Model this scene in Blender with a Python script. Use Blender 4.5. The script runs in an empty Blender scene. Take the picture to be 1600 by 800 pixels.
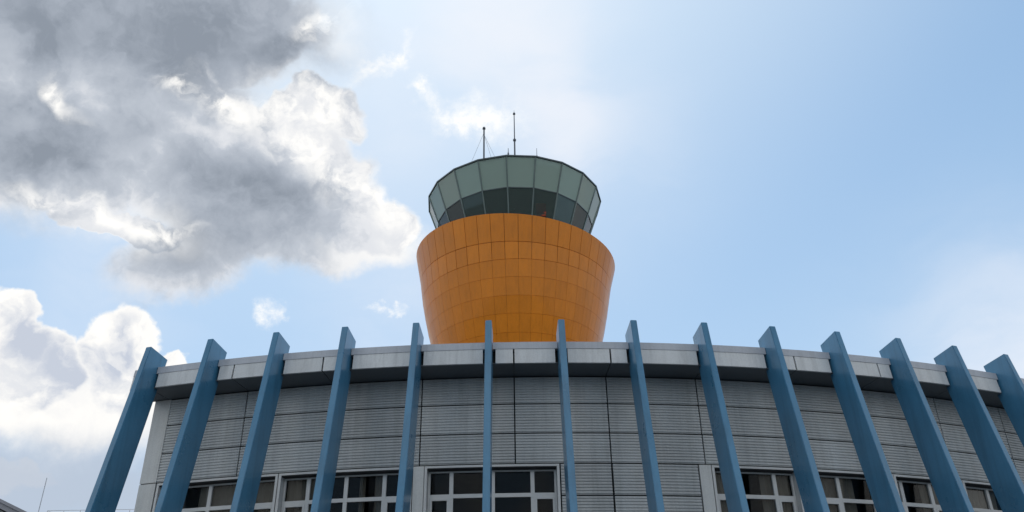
import bpy, bmesh, math, random
from mathutils import Vector, Matrix
random.seed(7)
scn = bpy.context.scene
COL = scn.collection
rad = math.radians

# ------------------------------------------------------------------ camera
cam_d = bpy.data.cameras.new('camera')
cam = bpy.data.objects.new('camera', cam_d)
COL.objects.link(cam)
R_ = Vector((0.99989448, 0.00716752, -0.01263541))
U_ = Vector((0.01452677, -0.49334902, 0.86971013))
F_ = Vector((0.0, 0.86980191, 0.49340108))
M = Matrix((R_, U_, -F_)).transposed().to_4x4()
M.translation = (0, 0, 1.6)
cam.matrix_world = M
cam_d.sensor_width = 36
cam_d.lens = 36 * 1377.6 / 1600
cam_d.clip_start = 0.1
cam_d.clip_end = 20000
scn.camera = cam

# ------------------------------------------------------------------ view, sun, sky
scn.view_settings.view_transform = 'Standard'
scn.view_settings.look = 'None'
scn.view_settings.gamma = 1
scn.view_settings.exposure = 0.0
SUN_EL, SUN_AZ = 60.0, -14.0            # azimuth from +Y, positive to the right
sd = bpy.data.lights.new('sun', 'SUN')
sd.energy = 2.5
sd.angle = rad(0.5)
sd.color = (1.0, 0.95, 0.88)
sun = bpy.data.objects.new('sun', sd)
COL.objects.link(sun)
sdir = Vector((math.sin(rad(SUN_AZ)) * math.cos(rad(SUN_EL)), math.cos(rad(SUN_AZ)) * math.cos(rad(SUN_EL)), math.sin(rad(SUN_EL))))
sun.rotation_euler = sdir.to_track_quat('Z', 'Y').to_euler()
sun.location = (0, 0, 100)

world = bpy.data.worlds.new('World')
scn.world = world
world.use_nodes = True
wt = world.node_tree
wt.nodes.clear()


class NT:
    """small helper to write node trees"""
    def __init__(s, t): s.t = t
    def n(s, typ, **kw):
        x = s.t.nodes.new(typ)
        for k, v in kw.items(): setattr(x, k, v)
        return x
    def l(s, a, b): s.t.links.new(a, b)
    def put(s, sock, v):
        if isinstance(v, (int, float, tuple, list)): sock.default_value = v
        else: s.l(v, sock)
    def math(s, op, a, b=0.0, clamp=False):
        x = s.n('ShaderNodeMath', operation=op, use_clamp=clamp)
        s.put(x.inputs[0], a); s.put(x.inputs[1], b)
        return x.outputs[0]
    def vmath(s, op, a, b=(0, 0, 0)):
        x = s.n('ShaderNodeVectorMath', operation=op)
        s.put(x.inputs[0], a)
        if op == 'SCALE': s.put(x.inputs['Scale'], b)
        else: s.put(x.inputs[1], b)
        return x.outputs['Value'] if op in ('LENGTH', 'DOT_PRODUCT') else x.outputs[0]
    def smooth(s, v, a, b, lo=0.0, hi=1.0):
        x = s.n('ShaderNodeMapRange', interpolation_type='SMOOTHSTEP')
        s.put(x.inputs['Value'], v)
        x.inputs['From Min'].default_value = a; x.inputs['From Max'].default_value = b
        x.inputs['To Min'].default_value = lo; x.inputs['To Max'].default_value = hi
        return x.outputs['Result']
    def noise(s, vec, scale, detail=4, rough=0.5, dist=0.0):
        x = s.n('ShaderNodeTexNoise')
        if vec is not None: s.l(vec, x.inputs['Vector'])
        x.inputs['Scale'].default_value = scale; x.inputs['Detail'].default_value = detail
        x.inputs['Roughness'].default_value = rough; x.inputs['Distortion'].default_value = dist
        return x
    def mix(s, f, a, b, blend='MIX'):
        x = s.n('ShaderNodeMix', data_type='RGBA', blend_type=blend)
        s.put(x.inputs[0], f); s.put(x.inputs[6], a); s.put(x.inputs[7], b)
        return x.outputs[2]


W = NT(wt)
sky = W.n('ShaderNodeTexSky', sky_type='NISHITA', sun_disc=False)
sky.sun_elevation = rad(SUN_EL)
sky.sun_rotation = rad(SUN_AZ)
sky.air_density = 1.0
sky.dust_density = 1.6
sky.ozone_density = 1.2
tc = W.n('ShaderNodeTexCoord')
DIR = tc.outputs['Generated']
# clouds: ellipses on the sky (azimuth from +Y, elevation, half axes in radians, roll in degrees)
#CLOUDS-BEGIN
CL = {
    'veil': [(-0.82, 45.38, 0.1044, 0.1277, -9.9), (34.13, 17.09, 0.1867, 0.0927, 28.2), (3.32, 38.55, 0.0501, 0.0777, -12.8), ],
    'veil_thin': [(-28.01, 26.19, 0.1014, 0.1117, 12.3), (-10.68, 37.46, 0.0842, 0.0843, 5.7), (-8.31, 25.70, 0.1209, 0.1216, 2.8), (5.16, 35.20, 0.1219, 0.1216, -3.8), (29.91, 19.75, 0.1290, 0.1452, -11.9), ],
    'wisp': [(-10.68, 41.55, 0.0308, 0.0075, 27.8), (-8.72, 42.48, 0.0062, 0.0139, -19.7), (-7.54, 40.29, 0.0085, 0.0084, 4.1), (-5.50, 38.57, 0.0114, 0.0268, 42.1), (-2.72, 38.39, 0.0373, 0.0177, 5.8), (-16.98, 25.18, 0.0101, 0.0105, 6.5), (-8.99, 25.79, 0.0128, 0.0043, 3.1), ],
    'big': [(-31.05, 39.77, 0.2267, 0.0691, 20.2), (-32.34, 34.42, 0.1896, 0.0953, 18.8), (-17.56, 33.89, 0.1279, 0.0664, -19.8), (-11.52, 31.06, 0.0668, 0.0414, -10.1), (-15.78, 37.95, 0.0556, 0.0313, -1.1), (-27.57, 29.19, 0.0668, 0.0212, -1.9), ],
    'big_soft': [(-31.87, 39.53, 0.2215, 0.0781, 20.7), (-32.60, 33.96, 0.1878, 0.0892, 14.3), (-19.99, 31.93, 0.1321, 0.0693, -5.7), (-22.28, 27.90, 0.0776, 0.0450, 25.8), (-14.17, 29.73, 0.1073, 0.0340, 9.4), ],
    'big_dark': [(-29.05, 40.69, 0.2111, 0.0728, 19.0), (-19.28, 40.62, 0.0729, 0.0335, 12.0), (-19.62, 32.39, 0.0929, 0.0485, -13.0), (-33.73, 32.49, 0.1282, 0.0475, 13.2), (-21.70, 29.27, 0.0913, 0.0445, 22.8), ],
    'big_white': [(-25.01, 38.02, 0.0226, 0.0080, 6.8), (-22.42, 37.44, 0.0333, 0.0136, -27.0), (-16.55, 38.05, 0.0609, 0.0262, 4.5), (-16.44, 35.86, 0.0305, 0.0182, -32.3), (-13.30, 34.18, 0.0451, 0.0199, -29.0), (-9.78, 33.04, 0.0354, 0.0286, -35.9), (-7.70, 30.89, 0.0251, 0.0252, 3.1), (-30.07, 29.53, 0.0528, 0.0117, -1.7), (-25.54, 29.32, 0.0373, 0.0108, 8.0), (-32.87, 35.80, 0.0074, 0.0212, 55.6), (-15.16, 43.74, 0.0310, 0.0143, 43.4), ],
    'big_glow': [(-32.68, 35.47, 0.0431, 0.0474, 19.5), (-16.66, 37.24, 0.1008, 0.0627, -11.1), (-9.65, 31.40, 0.0781, 0.0789, 4.2), (-29.19, 29.23, 0.1128, 0.0327, -2.2), (-15.03, 42.98, 0.0474, 0.0469, 9.6), ],
    'low': [(-32.23, 20.67, 0.0337, 0.0611, 11.6), (-30.11, 19.59, 0.0349, 0.0489, -11.7), (-25.57, 21.00, 0.0484, 0.0551, 8.8), (-22.91, 20.37, 0.0312, 0.0332, 7.5), ],
    'low_soft': [(-27.35, 17.99, 0.1159, 0.0541, 8.2), (-29.33, 14.09, 0.0329, 0.0109, 6.9), ],
    'low_grey': [(-32.05, 21.25, 0.0273, 0.0313, 11.8), (-29.11, 20.12, 0.0331, 0.0369, 9.9), (-26.18, 21.71, 0.0229, 0.0249, 9.4), (-26.77, 16.24, 0.1099, 0.0315, 7.1), (-29.22, 17.72, 0.0281, 0.0125, 8.7), ],
    'low_haze': [(-28.45, 13.21, 0.1764, 0.0515, 6.2), ],
}
#CLOUDS-END


def ellipse_len(vec, e):
    az, el, rx, ry, rot = e
    d = Vector((math.sin(rad(az)) * math.cos(rad(el)), math.cos(rad(az)) * math.cos(rad(el)), math.sin(rad(el))))
    if abs(rx - ry) < 0.08 * rx:          # a round one
        x = W.n('ShaderNodeVectorMath', operation='DISTANCE')
        W.l(vec, x.inputs[0]); x.inputs[1].default_value = d
        return W.math('DIVIDE', x.outputs['Value'], (rx + ry) / 2)
    h = Vector((d.y, -d.x, 0)).normalized()
    v = h.cross(d)
    c, s = math.cos(rad(rot)), math.sin(rad(rot))
    X = h * c + v * s; Y = -h * s + v * c
    m = Matrix((X, Y, -d)).transposed()
    mp = W.n('ShaderNodeMapping', vector_type='TEXTURE')
    mp.inputs['Location'].default_value = d
    mp.inputs['Rotation'].default_value = m.to_euler('XYZ')
    mp.inputs['Scale'].default_value = (rx, ry, 0.5)
    W.l(vec, mp.inputs['Vector'])
    return W.vmath('LENGTH', mp.outputs[0])


def field(vec, name):
    out = None
    for e in CL.get(name, []):
        q = ellipse_len(vec, e)
        out = q if out is None else W.math('MINIMUM', out, q)
    return out


def warped(scale, amp, detail, rough, base=DIR):
    nz = W.noise(base, scale, detail, rough)
    o = W.vmath('SUBTRACT', nz.outputs['Color'], (0.5, 0.5, 0.5))
    o = W.vmath('SCALE', o, amp)
    return W.vmath('ADD', base, o)


wsoft = warped(7.0, 0.10, 5, 0.5)
wmid = warped(9.0, 0.11, 9, 0.60)
wpuff = warped(17.0, 0.075, 9, 0.52)
wwisp = warped(24.0, 0.07, 9, 0.66)
n_mid = W.noise(wsoft, 9.0, 8, 0.55).outputs['Fac']
n_fine = W.noise(wpuff, 26.0, 8, 0.6).outputs['Fac']
wbill = warped(30.0, 0.030, 6, 0.55, wpuff)
r_a = W.noise(wbill, 17.0, 7, 0.55).outputs['Fac']
r_b = W.noise(W.vmath('ADD', wbill, tuple(sdir * 0.016)), 17.0, 7, 0.55).outputs['Fac']
relief = W.math('SUBTRACT', r_a, r_b)          # billows lit from the sun's side
base = W.vmath('SCALE', sky.outputs[0], 0.105)
# thin high haze whitens the blue everywhere
hz = W.n('ShaderNodeSeparateXYZ'); W.l(DIR, hz.inputs[0])
hfac = W.smooth(hz.outputs['Z'], 0.15, 0.75, 0.62, 0.50)
skyc = W.mix(hfac, base, (0.39, 0.68, 1.02, 1))
sund = W.vmath('DOT_PRODUCT', DIR, tuple(sdir))
pale = W.math('ADD', W.smooth(hz.outputs['Z'], 0.62, 0.22, 0.0, 0.26), W.smooth(sund, 0.76, 1.0, 0.0, 0.50))
skyc = W.mix(pale, skyc, (0.80, 0.93, 1.0, 1))
WHITE = (1.10, 1.08, 1.04, 1)
GREY = (0.275, 0.315, 0.375, 1)
PALE = (0.66, 0.70, 0.80, 1)
MIDG = (0.47, 0.515, 0.585, 1)


def over(bg, alpha, col):
    return W.mix(alpha, bg, col)


# veils of thin high cloud
def field_sum(vec, name):
    out = None
    for e in CL.get(name, []):
        q = W.math('POWER', 0.22, W.math('POWER', ellipse_len(vec, e), 2.0))
        out = q if out is None else W.math('ADD', out, q)
    return out


v = field_sum(wsoft, 'veil')
if v is not None:
    mpv = W.n('ShaderNodeMapping'); W.l(wsoft, mpv.inputs['Vector'])
    mpv.inputs['Rotation'].default_value = (0.5, 0.6, 0.3)
    mpv.inputs['Scale'].default_value = (3.0, 3.0, 9.0)
    nv = W.noise(mpv.outputs[0], 1.6, 9, 0.55).outputs['Fac']
    v = W.math('ADD', v, W.math('MULTIPLY', field_sum(wsoft, 'veil_thin'), 0.30))
    a = W.math('MULTIPLY', v, W.smooth(nv, 0.28, 0.72, 0.45, 1.55))
    a = W.math('MULTIPLY', W.math('SUBTRACT', 1.0, W.math('POWER', 0.30, a)), 0.92)
    skyc = over(skyc, a, (0.90, 0.925, 0.985, 1))
# unseen scattered clouds, added fuller and whiter behind the camera to brighten the facade
fl = W.vmath('DOT_PRODUCT', DIR, tuple(F_))
outm = W.smooth(fl, 0.80, 0.62)
upm = W.smooth(hz.outputs['Z'], 0.02, 0.2)
ng = W.noise(warped(3.0, 0.25, 6, 0.55), 2.2, 9, 0.55).outputs['Fac']
ga = W.math('MULTIPLY', W.smooth(ng, 0.44, 0.56), W.math('MULTIPLY', outm, upm))
sunside = W.smooth(W.vmath('DOT_PRODUCT', DIR, tuple(sdir)), 0.0, 0.6)      # thick cloud is grey against the sun, white away from it
gcol = W.mix(W.math('MULTIPLY', W.smooth(ng, 0.52, 0.68), sunside), WHITE, (0.45, 0.49, 0.55, 1))
skyc = over(skyc, ga, gcol)
# wisps
v = field(wwisp, 'wisp')
if v is not None:
    a = W.smooth(v, 2.1, 0.1, 0.0, 1.0)
    a = W.math('MULTIPLY', a, W.smooth(n_fine, 0.36, 0.62, 0.15, 1.0))
    skyc = over(skyc, a, WHITE)
# big grey cumulus: textured grey body, bright torn edges towards the sun
v = field(wpuff, 'big')
if v is not None:
    vs = field(wmid, 'big_soft')
    a = W.math('MAXIMUM', W.smooth(v, 1.08, 0.88), W.smooth(vs, 1.35, 0.75))
    t = W.smooth(field(wmid, 'big_dark'), 1.8, 0.0, 0.0, 0.88)
    glow = W.smooth(field(wmid, 'big_glow'), 1.4, 0.0, 0.0, 0.85)
    t = W.math('SUBTRACT', t, W.math('MULTIPLY', glow, 0.30))
    t = W.math('ADD', t, W.smooth(n_mid, 0.22, 0.78, 0.30, -0.18))
    t = W.math('ADD', t, W.smooth(relief, -0.18, 0.18, 0.14, -0.14), True)
    rp = W.n('ShaderNodeValToRGB')
    rp.color_ramp.elements[0].color = (0.78, 0.80, 0.84, 1)
    rp.color_ramp.elements[1].color = GREY
    e_ = rp.color_ramp.elements.new(0.30); e_.color = (0.53, 0.575, 0.645, 1)
    e_ = rp.color_ramp.elements.new(0.70); e_.color = (0.385, 0.43, 0.50, 1)
    W.l(t, rp.inputs['Fac'])
    wh = W.smooth(field(wpuff, 'big_white'), 2.0, 0.15, 0.0, 0.95)
    wh = W.math('MULTIPLY', wh, W.smooth(W.math('ADD', n_fine, relief), 0.30, 0.66, 0.05, 1.0))
    rim = W.math('MULTIPLY', W.smooth(v, 0.84, 1.02, 0.0, 0.85), glow)
    wh = W.math('MAXIMUM', wh, rim)
    skyc = over(skyc, a, W.mix(wh, rp.outputs[0], WHITE))
# white cumulus low on the left, sinking into grey-blue haze
v = field(wpuff, 'low')
if v is not None:
    a = W.math('MAXIMUM', W.smooth(v, 1.04, 0.92), W.smooth(field(wmid, 'low_soft'), 1.25, 0.6))
    t = W.smooth(field(wmid, 'low_grey'), 1.5, 0.2, 0.0, 0.62)
    t = W.math('ADD', t, W.smooth(W.math('ADD', relief, W.math('MULTIPLY', n_fine, 0.35)), 0.34, 0.02, -0.10, 0.55))
    edge = W.smooth(v, 0.72, 0.98)
    t = W.math('MULTIPLY', t, W.math('SUBTRACT', 1.0, W.math('MULTIPLY', edge, 0.75)), True)
    skyc = over(skyc, a, W.mix(t, (1.06, 1.04, 1.0, 1), (0.58, 0.63, 0.73, 1)))
    a = W.smooth(field(wmid, 'low_haze'), 1.35, 0.35, 0.0, 0.9)
    skyc = over(skyc, a, (0.50, 0.57, 0.68, 1))
bg = W.n('ShaderNodeBackground')
W.l(skyc, bg.inputs['Color'])
bg.inputs['Strength'].default_value = 1.0
wo = W.n('ShaderNodeOutputWorld')
W.l(bg.outputs[0], wo.inputs['Surface'])


# ------------------------------------------------------------------ materials
def new_mat(name):
    m = bpy.data.materials.new(name)
    m.use_nodes = True
    t = NT(m.node_tree)
    b = m.node_tree.nodes['Principled BSDF']
    return m, t, b


def paint(name, col, rough=0.4, var=0.12, scale=1.5, metallic=0.0, coat=0.0, bump=0.0, streak=0.0, fine=0.05, spec=0.5, rand=0.0):
    m, t, b = new_mat(name)
    tcn = t.n('ShaderNodeTexCoord')
    geo = t.n('ShaderNodeNewGeometry')
    P = geo.outputs['Position']
    n1 = t.noise(P, scale, 6, 0.6).outputs['Fac']
    f = t.smooth(n1, 0.3, 0.7, 1 - var, 1 + var * 0.6)
    n2 = t.noise(P, scale * 30, 3, 0.6).outputs['Fac']
    f = t.math('MULTIPLY', f, t.smooth(n2, 0.3, 0.7, 1 - fine, 1 + fine))
    if streak:
        mp = t.n('ShaderNodeMapping'); t.l(P, mp.inputs['Vector'])
        mp.inputs['Scale'].default_value = (5.0, 5.0, 0.25)
        n3 = t.noise(mp.outputs[0], 1.0, 6, 0.65).outputs['Fac']
        f = t.math('MULTIPLY', f, t.smooth(n3, 0.42, 0.72, 1.0, 1 - streak))
    if rand:
        oi = t.n('ShaderNodeObjectInfo')
        f = t.math('MULTIPLY', f, t.smooth(oi.outputs['Random'], 0, 1, 1 - rand, 1 + rand))
    c = t.vmath('SCALE', tuple(col[:3]), f)
    t.l(c, b.inputs['Base Color'])
    t.l(t.smooth(n1, 0.3, 0.7, rough * 0.85, rough * 1.2), b.inputs['Roughness'])
    b.inputs['Metallic'].default_value = metallic
    b.inputs['Specular IOR Level'].default_value = spec
    if coat:
        b.inputs['Coat Weight'].default_value = coat
        b.inputs['Coat Roughness'].default_value = 0.08
    if bump:
        bp = t.n('ShaderNodeBump'); bp.inputs['Strength'].default_value = bump; bp.inputs['Distance'].default_value = 0.02
        t.l(n2, bp.inputs['Height']); t.l(bp.outputs[0], b.inputs['Normal'])
    return m


def glass(name, tint, refl_rough=0.02, film=0.0, film_col=(0.3, 0.36, 0.34), ior=1.22):
    m, t, b = new_mat(name)
    t.t.nodes.remove(b)
    tr = t.n('ShaderNodeBsdfTransparent'); tr.inputs[0].default_value = (*tint, 1)
    gl = t.n('ShaderNodeBsdfAnisotropic'); gl.inputs['Roughness'].default_value = refl_rough
    fr = t.n('ShaderNodeFresnel'); fr.inputs['IOR'].default_value = ior
    inner = tr.outputs[0]
    if film:
        df = t.n('ShaderNodeBsdfDiffuse'); df.inputs[0].default_value = (*film_col, 1)
        tl = t.n('ShaderNodeBsdfTranslucent'); tl.inputs[0].default_value = (*film_col, 1)
        ad = t.n('ShaderNodeMixShader'); ad.inputs[0].default_value = 0.5
        t.l(df.outputs[0], ad.inputs[1]); t.l(tl.outputs[0], ad.inputs[2])
        mx = t.n('ShaderNodeMixShader'); mx.inputs[0].default_value = film
        t.l(tr.outputs[0], mx.inputs[1]); t.l(ad.outputs[0], mx.inputs[2])
        inner = mx.outputs[0]
    mx = t.n('ShaderNodeMixShader')
    t.l(fr.outputs[0], mx.inputs[0]); t.l(inner, mx.inputs[1]); t.l(gl.outputs[0], mx.inputs[2])
    t.l(mx.outputs[0], t.t.nodes['Material Output'].inputs['Surface'])
    return m


MAT = dict(
    blue=paint('blue_paint', (0.060, 0.205, 0.345), rough=0.31, var=0.10, scale=0.7, streak=0.20, coat=0.2, fine=0.03),
    orange=paint('orange_panel', (0.78, 0.240, 0.010), rough=0.40, var=0.07, scale=0.4, coat=0.22, spec=0.22, streak=0.10, fine=0.02, rand=0.05),
    orange_gap=paint('joint_sealant', (0.36, 0.115, 0.012), rough=0.8),
    clad=paint('grey_cladding', (0.50, 0.512, 0.51), rough=0.42, var=0.13, scale=0.6, streak=0.15, fine=0.04, rand=0.06),
    gap=paint('dark_joint_and_shade', (0.02, 0.022, 0.025), rough=0.8),
    fascia=paint('fascia_panel', (0.66, 0.67, 0.67), rough=0.38, var=0.07, scale=0.9, streak=0.18, rand=0.03),
    cap=paint('parapet_metal', (0.48, 0.50, 0.54), rough=0.40, var=0.08, scale=0.9, streak=0.12),
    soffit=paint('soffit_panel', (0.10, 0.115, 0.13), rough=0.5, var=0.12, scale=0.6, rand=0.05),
    white=paint('white_panel', (0.64, 0.64, 0.62), rough=0.4, var=0.08, scale=0.9, streak=0.16),
    frame=paint('window_frame', (0.62, 0.62, 0.61), rough=0.35, var=0.06, scale=2),
    glass=glass('window_glass', (0.76, 0.78, 0.79)),
    room=paint('dark_room', (0.05, 0.05, 0.055), rough=0.9),
    curtain=paint('tan_curtain', (0.36, 0.315, 0.255), rough=0.9, var=0.1, scale=3),
    roof=paint('roof_membrane', (0.13, 0.13, 0.13), rough=0.9),
    cab_frame=paint('cab_frame', (0.05, 0.075, 0.08), rough=0.35),
    cab_mull=paint('cab_mullion', (0.16, 0.21, 0.20), rough=0.35),
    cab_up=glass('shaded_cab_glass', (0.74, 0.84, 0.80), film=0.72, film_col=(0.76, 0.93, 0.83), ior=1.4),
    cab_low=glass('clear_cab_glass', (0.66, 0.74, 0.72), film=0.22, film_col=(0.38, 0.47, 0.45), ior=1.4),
    ceiling=paint('cab_ceiling', (0.45, 0.50, 0.48), rough=0.9),
    dark=paint('dark_metal', (0.06, 0.065, 0.075), rough=0.5),
    pole=paint('pole_metal', (0.10, 0.11, 0.13), rough=0.5),
    steel=paint('galvanised_steel', (0.45, 0.47, 0.50), rough=0.5),
    red=paint('red_fabric', (0.55, 0.10, 0.045), rough=0.8),
    far_roof=paint('far_roof', (0.30, 0.30, 0.33), rough=0.6),
    far_wall=paint('far_wall', (0.45, 0.45, 0.44), rough=0.8),
    asphalt=paint('asphalt', (0.055, 0.055, 0.056), rough=0.9, var=0.25, scale=0.4, fine=0.2),
    paving=paint('concrete_paving', (0.26, 0.255, 0.245), rough=0.9, var=0.15, scale=0.5, fine=0.1),
    shaft=paint('shaft_concrete', (0.45, 0.17, 0.03), rough=0.5),
)


# ------------------------------------------------------------------ object helpers
def link(name, me, mat=None, parent=None):
    o = bpy.data.objects.new(name, me)
    COL.objects.link(o)
    if mat is not None and len(me.materials) == 0:
        me.materials.append(MAT[mat])
    if parent is not None: o.parent = parent
    return o


def mesh(name, verts, faces):
    me = bpy.data.meshes.new(name)
    me.from_pydata([tuple(v) for v in verts], [], faces)
    bm = bmesh.new(); bm.from_mesh(me)
    bmesh.ops.recalc_face_normals(bm, faces=bm.faces)
    bm.to_mesh(me); bm.free()
    return me


def empty(name, loc, label, cat, group=None):
    o = bpy.data.objects.new(name, None)
    COL.objects.link(o)
    o.location = loc
    o['label'] = label; o['category'] = cat
    if group: o['group'] = group
    return o


def tag(o, label, cat, group=None):
    o['label'] = label; o['category'] = cat
    if group: o['group'] = group
    return o


def P(Rr, phi, z, t=0.0):
    """axis-centred: phi = 0 faces the camera (-Y), positive to the right; t shifts sideways"""
    return (Rr * math.sin(phi) + t * math.cos(phi), -Rr * math.cos(phi) + t * math.sin(phi), z)


def sweep(profile, p0, p1, n, closed=True, zfun=None):
    """sweep a closed (R, z) profile round the axis from p0 to p1 -> verts, faces"""
    vs, fs = [], []
    k = len(profile)
    for i in range(n + 1):
        ph = p0 + (p1 - p0) * i / n
        for (Rr, z) in profile:
            vs.append(P(Rr, ph, z + (zfun(ph) if zfun else 0)))
    full = abs(abs(p1 - p0) - 2 * math.pi) < 1e-6
    for i in range(n):
        for j in range(k if closed else k - 1):
            j2 = (j + 1) % k
            fs.append((i * k + j, i * k + j2, (i + 1) * k + j2, (i + 1) * k + j))
    if closed and not full:
        fs.append(tuple(range(k)))
        fs.append(tuple(n * k + j for j in range(k))[::-1])
    return vs, fs


def arc(name, R0, R1, p0, p1, z0, z1, mat, parent, n=None, rz=0.0):
    n = n or max(1, int(math.ceil(abs(p1 - p0) / 0.03)))
    me = mesh(name, *sweep([(R0, z0), (R1, z0), (R1, z1), (R0, z1)], p0, p1, n))
    o = link(name, me, mat, parent)
    o.rotation_euler.z = rz
    return o


def merge(parts):
    vs, fs = [], []
    for v, f in parts:
        k = len(vs); vs += list(v); fs += [tuple(i + k for i in q) for q in f]
    return vs, fs


def arc_vf(R0, R1, p0, p1, z0, z1, n=None):
    n = n or max(1, int(math.ceil(abs(p1 - p0) / 0.03)))
    return sweep([(R0, z0), (R1, z0), (R1, z1), (R0, z1)], p0, p1, n)


def tube_vf(a, b, r0, r1=None, n=8):
    a, b = Vector(a), Vector(b); r1 = r0 if r1 is None else r1
    d = (b - a).normalized(); u = d.orthogonal().normalized(); w = d.cross(u)
    vs = [a + (u * math.cos(2 * math.pi * i / n) + w * math.sin(2 * math.pi * i / n)) * r0 for i in range(n)]
    vs += [b + (u * math.cos(2 * math.pi * i / n) + w * math.sin(2 * math.pi * i / n)) * r1 for i in range(n)]
    fs = [(i, (i + 1) % n, n + (i + 1) % n, n + i) for i in range(n)] + [tuple(range(n))[::-1], tuple(range(n, 2 * n))]
    return vs, fs


def box_vf(x0, x1, y0, y1, z0, z1):
    v = [(x, y, z) for z in (z0, z1) for y in (y0, y1) for x in (x0, x1)]
    f = [(0, 2, 3, 1), (4, 5, 7, 6), (0, 1, 5, 4), (2, 6, 7, 3), (0, 4, 6, 2), (1, 3, 7, 5)]
    return v, f


def bevel(me, w, seg=1):
    bm = bmesh.new(); bm.from_mesh(me)
    bmesh.ops.bevel(bm, geom=bm.edges[:], offset=w, segments=seg, affect='EDGES', clamp_overlap=True)
    bm.to_mesh(me); bm.free()


def beam_vf(a, b, normal, w, d):
    """rectangular bar from a to b; d = depth along normal, w = width"""
    a, b, nrm = Vector(a), Vector(b), Vector(normal).normalized()
    ax = (b - a).normalized(); s = ax.cross(nrm).normalized()
    nrm = s.cross(ax).normalized()
    vs = []
    for p in (a, b):
        for i, j in ((-1, -1), (1, -1), (1, 1), (-1, 1)):
            vs.append(p + s * (i * w / 2) + nrm * (j * d / 2))
    fs = [(0, 1, 5, 4), (1, 2, 6, 5), (2, 3, 7, 6), (3, 0, 4, 7), (3, 2, 1, 0), (4, 5, 6, 7)]
    return vs, fs


# ------------------------------------------------------------------ setting
g = link('ground', mesh('ground', [(-6000, -6000, 0), (6000, -6000, 0), (6000, 6000, 0), (-6000, 6000, 0)], [(0, 1, 2, 3)]), 'asphalt')
g['kind'] = 'structure'
AX, AY = 0.0848, 60.0
vs, fs = sweep([(44.5, 0), (44.5, 0.12), (21.0, 0.12), (21.0, 0)], -0.36, 0.62, 40)
pv = link('pavement', mesh('pavement', vs, fs), 'paving')
pv.location = (AX, AY, 0); pv['kind'] = 'structure'

# ------------------------------------------------------------------ terminal building
bld = empty('terminal_building', (AX, AY, 0), 'curved grey clad airport building with blue fins and white banded roof edge', 'building')
RW, RF, RFT = 37.069, 38.043, 37.980
ZS, ZC, ZT = 10.769, 11.185, 11.394
ROWS = [ZS, 9.966, 9.140, 8.312, 7.465, 6.618]
PSI0, DPSI = -0.00202, 0.06880
PHI0, DPHI, NFIN = -0.27555, 0.051224, 17
PE0, PE1 = -0.2910, 0.560                # ends of the arc
FIN_T = 0.0868

# structural body behind the cladding
arc('wall_core', RW - 0.60, RW - 0.085, PE0 + 0.004, PE1, 8.29, ZS - 0.03, 'gap', bld)
arc('lower_wall', RW - 0.60, RW - 0.02, PE0 + 0.004, PE1, 0.1, 5.30, 'clad', bld)
arc('end_wall', 21.2, RW - 0.62, PE0 + 0.004, PE0 + 0.010, 0.1, ZS - 0.03, 'white', bld, n=1)
arc('end_wall', 21.2, RW - 0.62, PE1 - 0.006, PE1, 0.1, ZS - 0.03, 'white', bld, n=1)
arc('rear_wall', 21.0, 21.18, PE0 + 0.004, PE1, 0.1, ZS - 0.03, 'white', bld)
arc('floor_slab', 28.0, RW - 0.62, PE0 + 0.014, PE1 - 0.01, 5.0, 5.28, 'room', bld)
arc('room_partition', 27.8, 27.98, PE0 + 0.014, PE1 - 0.01, 5.0, ZS - 0.04, 'room', bld)
arc('room_ceiling', 28.0, RW - 0.62, PE0 + 0.014, PE1 - 0.01, 8.62, 8.70, 'room', bld)
arc('roof', 21.0, RFT - 0.28, PE0 - 0.0015, PE1, ZS + 0.04, ZT - 0.10, 'roof', bld)

# corrugated cladding panels
def corr_panel(w_phi, z0, z1, nrib, name='cladding_panel'):
    h = (z1 - z0) / nrib
    prof = []
    for i in range(nrib):
        z = z0 + i * h
        prof += [(RW - 0.022, z + 0.002), (RW - 0.022, z + 0.20 * h), (RW, z + 0.42 * h), (RW - 0.002, z + 0.97 * h)]
    prof += [(RW - 0.03, z1), (RW - 0.065, z1), (RW - 0.065, z0)]
    return mesh(name, *sweep(prof, -w_phi / 2, w_phi / 2, 3))


gapphi = 0.036 / RW
mesh_row = []
for i in range(5):
    mesh_row.append(corr_panel(DPSI - gapphi, ROWS[i + 1] + 0.020, ROWS[i] - (0.020 if i else 0.035), 10))
    mesh_row[-1].materials.append(MAT['clad'])
P_L, P_R = -0.2738, PE1                   # cladding field
k = -4
edges = []
x = PSI0 - 4 * DPSI
while x < P_R + DPSI:
    edges.append(x); x += DPSI
for j in range(len(edges) - 1):
    a, b = edges[j], edges[j + 1]
    for i in range(3):
        o = link('cladding_panel', mesh_row[i], 'clad', bld)
        o.rotation_euler.z = (a + b) / 2
# narrow filler at the far left end, between the end pilaster and the first joint
# windows and the cladding between them
STRIPS = [(-0.0748, -0.0672), (0.1304, 0.1391)]
for (a, b) in STRIPS:
    arc('white_pilaster', RW - 0.55, RW + 0.012, a, b, 5.30, 8.296, 'white', bld)
SOLID = [(0.0298, 0.0666), (0.0666 + 0.0005, 0.1299)]
for (a, b) in SOLID:
    for i in (3, 4):
        me = corr_panel(b - a - gapphi, ROWS[i + 1] + 0.020, ROWS[i] - 0.020, 10)
        o = link('cladding_panel', me, 'clad', bld); o.rotation_euler.z = (a + b) / 2
arc('wall_core', RW - 0.60, RW - 0.085, 0.0295, 0.1303, 5.30, 8.285, 'gap', bld)
arc('cladding_panel', RW - 0.4, RW, 0.0298, 0.1299, 5.31, ROWS[5] - 0.005, 'clad', bld)
arc('white_pilaster', RW - 0.40, RW + 0.010, 0.3395, 0.3485, 5.30, 8.296, 'white', bld)

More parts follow.
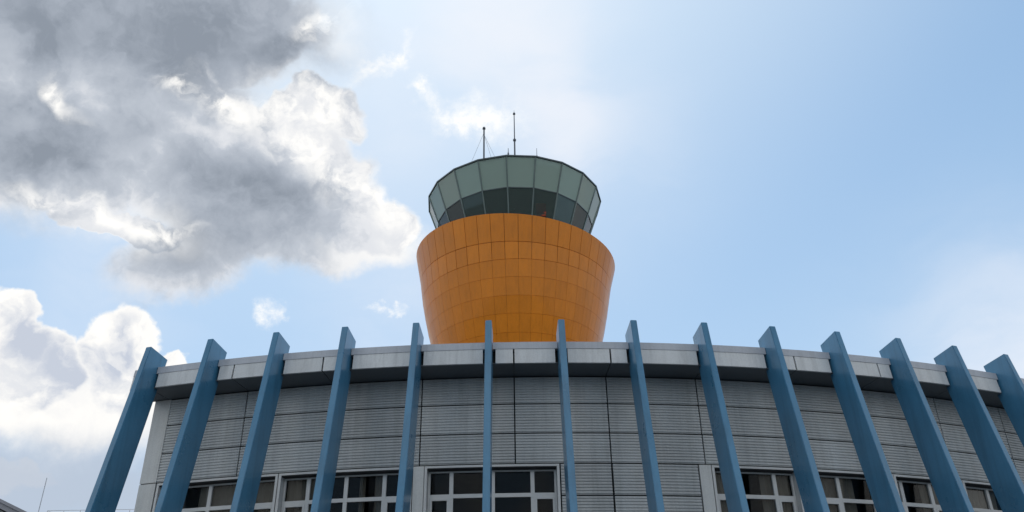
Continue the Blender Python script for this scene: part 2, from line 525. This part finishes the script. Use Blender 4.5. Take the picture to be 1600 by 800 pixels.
WB, WTOP = 5.32, 8.300                    # window opening
REC = 0.25


def window(p0, p1, mulls, curtains, outer=True):
    """ribbon window: surround (part) > mullion, transom, pane, curtain"""
    rg = RW - REC
    t = 0.075 / RW
    # surround with its reveal, a U of flat metal
    vf = [arc_vf(RW - 0.30, RW + 0.006, p0, p1, WTOP - 0.062, WTOP - 0.004),
          arc_vf(RW - 0.30, RW + 0.004, p0, p0 + t * 0.9, WB, WTOP - 0.064, 1),
          arc_vf(RW - 0.30, RW + 0.004, p1 - t * 0.9, p1, WB, WTOP - 0.064, 1),
          arc_vf(rg - 0.03, rg + 0.03, p0 + t, p1 - t, 8.166, 8.205)]
    fr = link('window', mesh('window', *merge(vf)), 'frame', bld)
    arc('reveal', rg - 0.02, RW - 0.31 + 0.30, p0 + t, p1 - t, 8.21, WTOP - 0.066, 'gap', fr)  # near-black colour paints the recess shadow under the window head
    eds = [p0 + t] + list(mulls) + [p1 - t]
    mw = 0.052 / RW
    for i, q in enumerate(eds):
        if 0 < i < len(eds) - 1:
            arc('mullion', rg - 0.035, rg + 0.045, q - mw, q + mw, WB, 8.164, 'frame', fr, 1)
        else:
            s = mw if i == 0 else -mw
            arc('mullion', rg - 0.035, rg + 0.04, min(q, q + 1.1 * s), max(q, q + 1.1 * s), WB, 8.164, 'frame', fr, 1)
    for i in range(len(eds) - 1):
        a = eds[i] + mw * (1.0 if i else 1.12); b = eds[i + 1] - mw * (1.0 if i < len(eds) - 2 else 1.12)
        arc('transom', rg - 0.033, rg + 0.042, a, b, 7.490, 7.592, 'frame', fr)
        arc('pane', rg - 0.012, rg - 0.004, a, b, 7.593, 8.163, 'glass', fr)
        if (b - a) < 0.022:               # opening sash in the narrow lights
            vf = [arc_vf(rg - 0.02, rg + 0.055, a, b, 7.43, 7.488), arc_vf(rg - 0.02, rg + 0.055, a, a + mw * 1.1, WB, 7.429, 1),
                  arc_vf(rg - 0.02, rg + 0.055, b - mw * 1.1, b, WB, 7.429, 1)]
            link('sash', mesh('sash', *merge(vf)), 'frame', fr)
            arc('pane', rg - 0.012, rg - 0.004, a + mw * 1.12, b - mw * 1.12, WB, 7.428, 'glass', fr)
        else:
            arc('pane', rg - 0.012, rg - 0.004, a, b, WB, 7.488, 'glass', fr)
    for (a, b) in curtains:
        n = max(6, int((b - a) * RW / 0.10))
        prof = []
        for i in range(n + 1):
            ph = a + (b - a) * i / n
            rr = rg - 0.16 + (0.03 if i % 2 else -0.02)
            prof.append((rr, ph))
        vs, fs = [], []
        for (rr, ph) in prof:
            vs += [P(rr, ph, WB), P(rr, ph, 8.25), P(rr - 0.01, ph, 8.25), P(rr - 0.01, ph, WB)]
        for i in range(n):
            for q in range(4):
                fs.append((i * 4 + q, i * 4 + (q + 1) % 4, i * 4 + 4 + (q + 1) % 4, i * 4 + 4 + q))
        fs += [(0, 1, 2, 3), (n * 4 + 3, n * 4 + 2, n * 4 + 1, n * 4)]
        link('curtain', mesh('curtain', vs, fs), 'curtain', fr)
    return fr


window(-0.0668, 0.0292, [-0.0481, -0.0183, 0.0100], [])
window(-0.1745, -0.0755, [-0.1535, -0.1250, -0.0967], [(-0.172, -0.139), (-0.1165, -0.112), (-0.105, -0.0965)])
window(-0.2735, -0.1753, [-0.2570, -0.2310, -0.2010], [(-0.243, -0.205), (-0.198, -0.178)])
window(0.1398, 0.2060, [0.1600, 0.1889], [(0.141, 0.155), (0.180, 0.204)])
window(0.2064, 0.2850, [0.2235, 0.2404, 0.2690], [(0.207, 0.2555)])
window(0.2854, 0.3390, [0.2950, 0.3215], [(0.3165, 0.336)])
window(0.3490, 0.4550, [0.3783, 0.4080, 0.4360], [(0.3635, 0.392), (0.41, 0.44)])
window(0.4560, 0.5540, [0.4750, 0.5040, 0.5340], [(0.46, 0.50)])

# end pilaster of white panels
arc('white_pilaster', RW - 0.60, RW + 0.015, -0.2890, -0.2746, 8.330, ZS - 0.02, 'white', bld, 1)
arc('white_pilaster', RW - 0.60, RW + 0.015, -0.2890, -0.2746, 0.12, 8.302, 'white', bld, 1)
arc('wall_core', RW - 0.60, RW - 0.03, -0.2886, -0.2737, 0.12, ZS - 0.024, 'gap', bld, 1)

# fins
fin_prof = [(RFT + 0.4518, 11.861), (37.6305, 11.767), (37.6305 + 0.19158 * 11.767, 0.0), (38.4318 + 0.1974 * 11.861, 0.0)]
fw_top, fw_bot = FIN_T, FIN_T + 0.00048 * 11.86


def fin_mesh():
    vs = []
    for s in (-1, 1):
        for (Rr, z) in fin_prof:
            w = fw_top + (fw_bot - fw_top) * (1 - z / 11.86)
            vs.append((s * w, -Rr, z))
    fs = [(0, 1, 2, 3), (7, 6, 5, 4), (0, 4, 5, 1), (1, 5, 6, 2), (2, 6, 7, 3), (3, 7, 4, 0)]
    me = mesh('fin', vs, fs)
    bevel(me, 0.012, 2)
    return me


fm = fin_mesh()
fin_phi = [PHI0 + i * DPHI for i in range(NFIN)]
for ph in fin_phi:
    o = link('fin', fm, 'blue', bld); o.rotation_euler.z = ph

# fascia: lower panels split at the joints and at every fin, and a metal cap above
fg = (FIN_T + 0.085) / RF                 # half gap at a fin
jg = 0.022 / RF
cuts = [(PE0 - 0.0022, 0.0)]
ev = [(e, jg) for e in [PSI0 + i * DPSI for i in range(-3, 9)] if PE0 < e < PE1] + [(p, fg) for p in fin_phi]
ev = sorted(ev) + [(PE1, 0.0)]
a = PE0 - 0.0022
for (e, gp) in ev:
    b = e - gp
    if b - a > 0.001:
        n = max(1, int((b - a) / 0.02))
        me = mesh('fascia_panel', *sweep([(RF, ZS - 0.004), (RFT + 0.022, ZC), (RFT - 0.06, ZC), (RF - 0.06, ZS - 0.004)], a, b, n))
        link('fascia_panel', me, 'fascia', bld)
    a = e + gp
evf = [(p, (FIN_T + 0.014) / RFT) for p in fin_phi] + [(PE1, 0.0)]
a = PE0 - 0.0022
for (e, gp) in evf:
    b = e - gp
    n = max(1, int((b - a) / 0.02))
    me = mesh('parapet_cap', *sweep([(RFT + 0.034, ZC + 0.004), (RFT + 0.012, ZT), (RFT - 0.26, ZT + 0.03), (RFT - 0.26, ZC + 0.004)], a, b, n))
    link('parapet_cap', me, 'cap', bld)
    a = e + gp
arc('fascia_core', RFT - 0.255, RFT - 0.13, PE0 - 0.0018, PE1, ZS + 0.035, ZC - 0.003, 'gap', bld)
# soffit panels
sj = [PE0 - 0.0021] + [e for e in [PSI0 + i * DPSI for i in range(-4, 9)] if PE0 + 0.01 < e < PE1] + [PE1]
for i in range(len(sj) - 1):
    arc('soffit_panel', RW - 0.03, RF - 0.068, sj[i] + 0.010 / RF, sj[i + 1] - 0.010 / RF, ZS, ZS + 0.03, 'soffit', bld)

# ------------------------------------------------------------------ control tower
TX, TY = 0.249, 60.404
tow = empty('control_tower', (TX, TY, 0), 'tall orange cup shaped control tower with glazed green cab above the curved building', 'tower')
ZR = [34.952, 32.914, 31.617, 30.347, 29.062, 27.835, 26.569, 25.30, 24.0, 22.6, 21.2]
RR = [7.725, 7.296, 7.098, 6.864, 6.587, 6.284, 5.933, 5.58, 5.22, 4.88, 4.60]
TAU = [0.603, 0.226] + [0] * 9            # the top edge and first joint run slightly askew
NP = 48
PH0 = rad(1.6)
dp = 2 * math.pi / NP


def shell_panel(i, ph, w, gap_z, t=0.05):
    vs = []
    n = 2
    for q in range(n + 1):
        p = ph - w / 2 + w * q / n
        for (rr, zz, tau, s) in ((RR[i + 1], ZR[i + 1], TAU[i + 1], gap_z), (RR[i], ZR[i], TAU[i], -gap_z)):
            z = zz - tau * math.sin(p) + s
            vs.append(P(rr, p, z)); vs.append(P(rr - t, p, z))
    fs = []
    for q in range(n):
        o = q * 4; b = o + 4
        fs += [(o, o + 2, b + 2, b), (o + 1, b + 1, b + 3, o + 3), (o, b, b + 1, o + 1), (o + 2, o + 3, b + 3, b + 2)]
    fs += [(0, 1, 3, 2), (n * 4, n * 4 + 2, n * 4 + 3, n * 4 + 1)]
    return vs, fs


for i in range(len(ZR) - 1):
    gapw = (0.034 if i < 2 else 0.013)
    gz = 0.022 if i < 2 else 0.009
    w = dp - gapw / RR[i]
    shared = None
    back = []
    for k in range(NP):
        ph = PH0 + (k - NP // 2) * dp + dp / 2
        front = abs(ph) < rad(100)
        if not front or i > 6:
            back.append(shell_panel(i, ph, w, gz)); continue
        if i < 2:
            link('cladding_panel', mesh('cladding_panel', *shell_panel(i, ph, w, gz)), 'orange', tow)
        else:
            if shared is None:
                shared = mesh('cladding_panel', *shell_panel(i, 0, w, gz))
            o = link('cladding_panel', shared, 'orange', tow); o.rotation_euler.z = ph
    if back:
        o = link('rear_cladding', mesh('rear_cladding', *merge(back)), 'orange', tow); o['kind'] = 'stuff'
# dark backing shell, its rim and the concrete shaft
prof = [(RR[i] - 0.052, ZR[i] - (0.035 if i == 0 else 0)) for i in range(len(ZR))]
prof = prof + [(r - 0.30, z) for (r, z) in prof[::-1]]
vs, fs = [], []
kk = len(prof)
NS = 96
for s in range(NS):
    p = 2 * math.pi * s / NS
    for j, (r, z) in enumerate(prof):
        q = j if j < len(ZR) else 2 * len(ZR) - 1 - j
        vs.append(P(r, p, z - TAU[q] * math.sin(p)))
for s in range(NS):
    s2 = (s + 1) % NS
    for j in range(kk):
        j2 = (j + 1) % kk
        fs.append((s * kk + j, s * kk + j2, s2 * kk + j2, s2 * kk + j))
link('backing_shell', mesh('backing_shell', vs, fs), 'orange_gap', tow)
vs, fs = sweep([(4.52, 0), (4.52, 21.4), (0.2, 21.4), (0.2, 0)], 0, 2 * math.pi, 48)
link('shaft', mesh('shaft', vs, fs), 'shaft', tow)
vs, fs = sweep([(7.0, 34.0), (7.0, 34.2), (0.1, 34.2), (0.1, 34.0)], 0, 2 * math.pi, 48)
link('gallery_floor', mesh('gallery_floor', vs, fs), 'roof', tow)

# glazed cab, twenty sides, leaning outwards
NC = 20
A0 = -1.338
RC2, ZC2 = 6.975, 40.508                 # top
RC1, ZC1 = 6.168, 38.218                 # transom
SL = (RC2 - RC1) / (ZC2 - ZC1)
ZC0 = 34.2
RC0 = RC1 - SL * (ZC1 - ZC0)
dc = 2 * math.pi / NC


def cabpt(k, z, dr=0.0):
    r = RC1 + SL * (z - ZC1) + dr
    return Vector(P(r, A0 + k * dc, z))


def pane_vf(k, z0, z1, inset, t):
    a, b, c, d = cabpt(k, z0), cabpt(k + 1, z0), cabpt(k + 1, z1), cabpt(k, z1)
    e0 = (b - a).normalized() * inset; e1 = (c - d).normalized() * inset
    nrm = (b - a).cross(d - a).normalized() * t
    f = [a + e0, b - e0, c - e1, d + e1]
    vs = [p - nrm * 0.5 for p in f] + [p + nrm * 0.5 for p in f]
    return vs, [(3, 2, 1, 0), (4, 5, 6, 7), (0, 1, 5, 4), (1, 2, 6, 5), (2, 3, 7, 6), (3, 0, 4, 7)]


for k in range(NC):
    ph = A0 + (k + 0.5) * dc
    outw = Vector(P(1, ph, 0))
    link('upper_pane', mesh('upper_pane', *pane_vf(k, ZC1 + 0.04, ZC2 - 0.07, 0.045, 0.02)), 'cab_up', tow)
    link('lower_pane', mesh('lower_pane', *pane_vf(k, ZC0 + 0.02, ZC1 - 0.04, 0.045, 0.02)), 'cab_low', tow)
    a, b = cabpt(k, ZC1), cabpt(k + 1, ZC1)
    e = (b - a).normalized() * 0.06
    link('cab_transom', mesh('cab_transom', *beam_vf(a + e, b - e, outw, 0.075, 0.09)), 'cab_frame', tow)
    o0 = Vector(P(1, A0 + k * dc, 0))
    link('cab_mullion', mesh('cab_mullion', *beam_vf(cabpt(k, ZC0 + 0.01), cabpt(k, ZC2 - 0.065), o0, 0.10, 0.13)), 'cab_mull', tow)


def poly_ring(profile, n=NC):
    vs, fs = [], []
    kk = len(profile)
    for s in range(n):
        for (r, z) in profile: vs.append(P(r, A0 + s * dc, z))
    for s in range(n):
        s2 = (s + 1) % n
        for j in range(kk):
            j2 = (j + 1) % kk
            fs.append((s * kk + j, s * kk + j2, s2 * kk + j2, s2 * kk + j))
    return vs, fs


link('cab_roof', mesh('cab_roof', *poly_ring([(RC2 - 0.06, ZC2 - 0.06), (RC2 + 0.07, ZC2 - 0.055), (RC2 + 0.07, ZC2 + 0.06), (0.1, ZC2 + 0.20), (0.1, ZC2 - 0.06)])), 'cab_frame', tow)
link('cab_ceiling', mesh('cab_ceiling', *poly_ring([(RC2 - 0.35, ZC2 - 0.22), (RC2 - 0.35, ZC2 - 0.08), (0.1, ZC2 - 0.08), (0.1, ZC2 - 0.22)])), 'ceiling', tow)
link('cab_floor', mesh('cab_floor', *poly_ring([(RC0 - 0.1, 34.22), (RC0 - 0.1, 35.2), (0.1, 35.2), (0.1, 34.22)])), 'dark', tow)
link('control_desk', mesh('control_desk', *poly_ring([(RC0 - 0.15, 35.9), (RC0 - 0.15, 36.0), (RC0 - 0.8, 36.03), (RC0 - 0.8, 35.93)])), 'dark', tow)

# the dim reddish seat seen through the lower glass
ch = empty('office_chair', (2.20, 55.35, 35.2), 'reddish seat back dimly seen through the dark lower cab glass', 'chair')
vs, fs = box_vf(-0.38, 0.38, -0.05, 0.05, 1.35, 2.30)
me = mesh('seat_back', vs, fs); bevel(me, 0.045, 2)
link('seat_back', me, 'red', ch)
me = mesh('seat', *box_vf(-0.36, 0.36, -0.05, 0.66, 1.15, 1.30)); bevel(me, 0.04, 2)
link('seat', me, 'red', ch)
link('stem', mesh('stem', *tube_vf((0, 0.3, 0.1), (0, 0.3, 1.14), 0.05)), 'dark', ch)
for q in range(5):
    an = 2 * math.pi * q / 5
    link('leg', mesh('leg', *beam_vf((0.04 * math.cos(an), 0.3 + 0.04 * math.sin(an), 0.10), (0.36 * math.cos(an), 0.3 + 0.36 * math.sin(an), 0.05), (0, 0, 1), 0.05, 0.05)), 'dark', ch)

# ------------------------------------------------------------------ masts on the cab roof
ma = empty('antenna_mast', (-2.06, 55.5, 40.58), 'thick dark mast with three guy wires on the left of the cab roof', 'mast')
link('pole', mesh('pole', *merge([tube_vf((0, 0, 0), (0, 0, 4.05), 0.068, 0.060), tube_vf((0, 0, 4.05), (0, 0, 4.2), 0.13, 0.10)])), 'pole', ma)
link('mast_foot', mesh('mast_foot', *box_vf(-0.2, 0.2, -0.2, 0.2, 0.0, 0.06)), 'pole', ma)
for (x, y) in ((-1.35, 0.35), (0.95, 0.5), (1.45, 0.4)):
    link('guy_wire', mesh('guy_wire', *tube_vf((0, 0, 3.7 if x < 0 else 3.5), (x, y, 0.05), 0.012, n=5)), 'steel', ma)
mb = empty('antenna_mast', (0.34, 57.0, 40.60), 'tallest slender stepped mast near the middle of the cab roof', 'mast')
link('pole', mesh('pole', *tube_vf((0, 0, 0), (0, 0, 4.05), 0.068, 0.060)), 'pole', mb)
link('upper_pole', mesh('upper_pole', *tube_vf((0, 0, 4.05), (0, 0, 6.65), 0.045, 0.036)), 'pole', mb)
link('collar', mesh('collar', *tube_vf((0, 0, 3.95), (0, 0, 4.1), 0.12)), 'pole', mb)
link('finial', mesh('finial', *merge([tube_vf((0, 0, 6.65), (0, 0, 6.78), 0.11, 0.09), tube_vf((0, 0, 6.78), (0, 0, 7.05), 0.02, 0.012)])), 'pole', mb)
mc = empty('whip_antenna', (-0.17, 54.2, 40.57), 'stubby short antenna just left of the tallest roof mast', 'antenna')
link('base', mesh('base', *tube_vf((0, 0, 0), (0, 0, 0.75), 0.07, 0.06)), 'pole', mc)
link('whip', mesh('whip', *tube_vf((0, 0, 0.75), (0, 0, 1.2), 0.03, 0.02)), 'pole', mc)
md = empty('lightning_rod', (1.99, 54.2, 40.57), 'tiny thin rod on the right part of the cab roof edge', 'rod')
link('base', mesh('base', *tube_vf((0, 0, 0), (0, 0, 0.45), 0.05)), 'pole', md)
link('rod', mesh('rod', *tube_vf((0, 0, 0.45), (0, 0, 1.15), 0.022, 0.015)), 'pole', md)

# ------------------------------------------------------------------ things behind, low on the left
sh = empty('hangar', (-38.0, 52.0, 0), 'grey roofed hangar whose sloping eave shows in the lower left corner', 'building')
slope = 0.444
zr, half = 18.5 - 0.02, 14.0
def roof_z(x): return zr - slope * abs(x)
vs = [(-half, 0.6, 0), (half, 0.6, 0), (half, 0.6, roof_z(half) - 0.5), (0, 0.6, zr - 0.5), (-half, 0.6, roof_z(half) - 0.5)]
vs += [(x, 30.0, z) for (x, y, z) in vs]
link('wall', mesh('wall', vs, [(0, 1, 2, 3, 4), (9, 8, 7, 6, 5), (0, 5, 6, 1), (1, 6, 7, 2), (2, 7, 8, 3), (3, 8, 9, 4), (4, 9, 5, 0)]), 'far_wall', sh)
for s in (-1, 1):
    pr = [(0, zr), (s * (half + 0.8), roof_z(half + 0.8)), (s * (half + 0.8), roof_z(half + 0.8) - 0.42), (0, zr - 0.42)]
    vs = [(x, 0, z) for x, z in pr] + [(x, 30.6, z) for x, z in pr]
    link('roof', mesh('roof', vs, [(0, 1, 2, 3), (7, 6, 5, 4), (0, 4, 5, 1), (1, 5, 6, 2), (2, 6, 7, 3), (3, 7, 4, 0)]), 'far_roof', sh)
    pr = [(0, zr + 0.09), (s * (half + 0.9), roof_z(half + 0.9) + 0.09), (s * (half + 0.9), roof_z(half + 0.9) - 0.10), (0, zr - 0.10)]
    vs = [(x, -0.10, z) for x, z in pr] + [(x, -0.004, z) for x, z in pr]
    link('verge_trim', mesh('verge_trim', vs, [(0, 1, 2, 3), (7, 6, 5, 4), (0, 4, 5, 1), (1, 5, 6, 2), (2, 6, 7, 3), (3, 7, 4, 0)]), 'far_roof', sh)

mm = empty('radio_mast', (-47.2, 88.0, 0), 'thin pale distant mast rising left of the blue fins', 'mast')
link('pole', mesh('pole', *tube_vf((0, 0, 0), (0, 0, 26.6), 0.055, 0.04)), 'steel', mm)  # light grey colour stands in for haze over the distance
link('mast_foot', mesh('mast_foot', *box_vf(-0.5, 0.5, -0.5, 0.5, 0, 0.3)), 'far_wall', mm)
for an in (0.6, 2.7, 4.8):
    link('guy_wire', mesh('guy_wire', *tube_vf((0, 0, 17), (7 * math.cos(an), 7 * math.sin(an), 0.0), 0.012, n=5)), 'steel', mm)

ob = empty('office_block', (-31.0, 70.0, 0), 'flat roofed block with thin roof railing glimpsed beside the first fin', 'building')
me = mesh('wall', *box_vf(-6, 2.8, 0, 12, 0, 17.9)); link('wall', me, 'far_wall', ob)
rl = []
for (x0, y0, x1, y1) in ((-5.9, 0.1, 2.7, 0.1), (-5.9, 0.1, -5.9, 11.9), (2.7, 0.1, 2.7, 11.9)):
    for zz in (18.35, 18.9):
        rl.append(tube_vf((x0, y0, zz), (x1, y1, zz), 0.022, n=6))
ral = link('railing', mesh('railing', *merge(rl)), 'steel', ob)
for x in (-5.9, -4.6, -3.3, -2.0, -1.7, -0.7, 0.6, 1.9, 2.7):
    link('post', mesh('post', *tube_vf((x, 0.1, 17.9), (x, 0.1, 18.86), 0.028, n=6)), 'steel', ral)
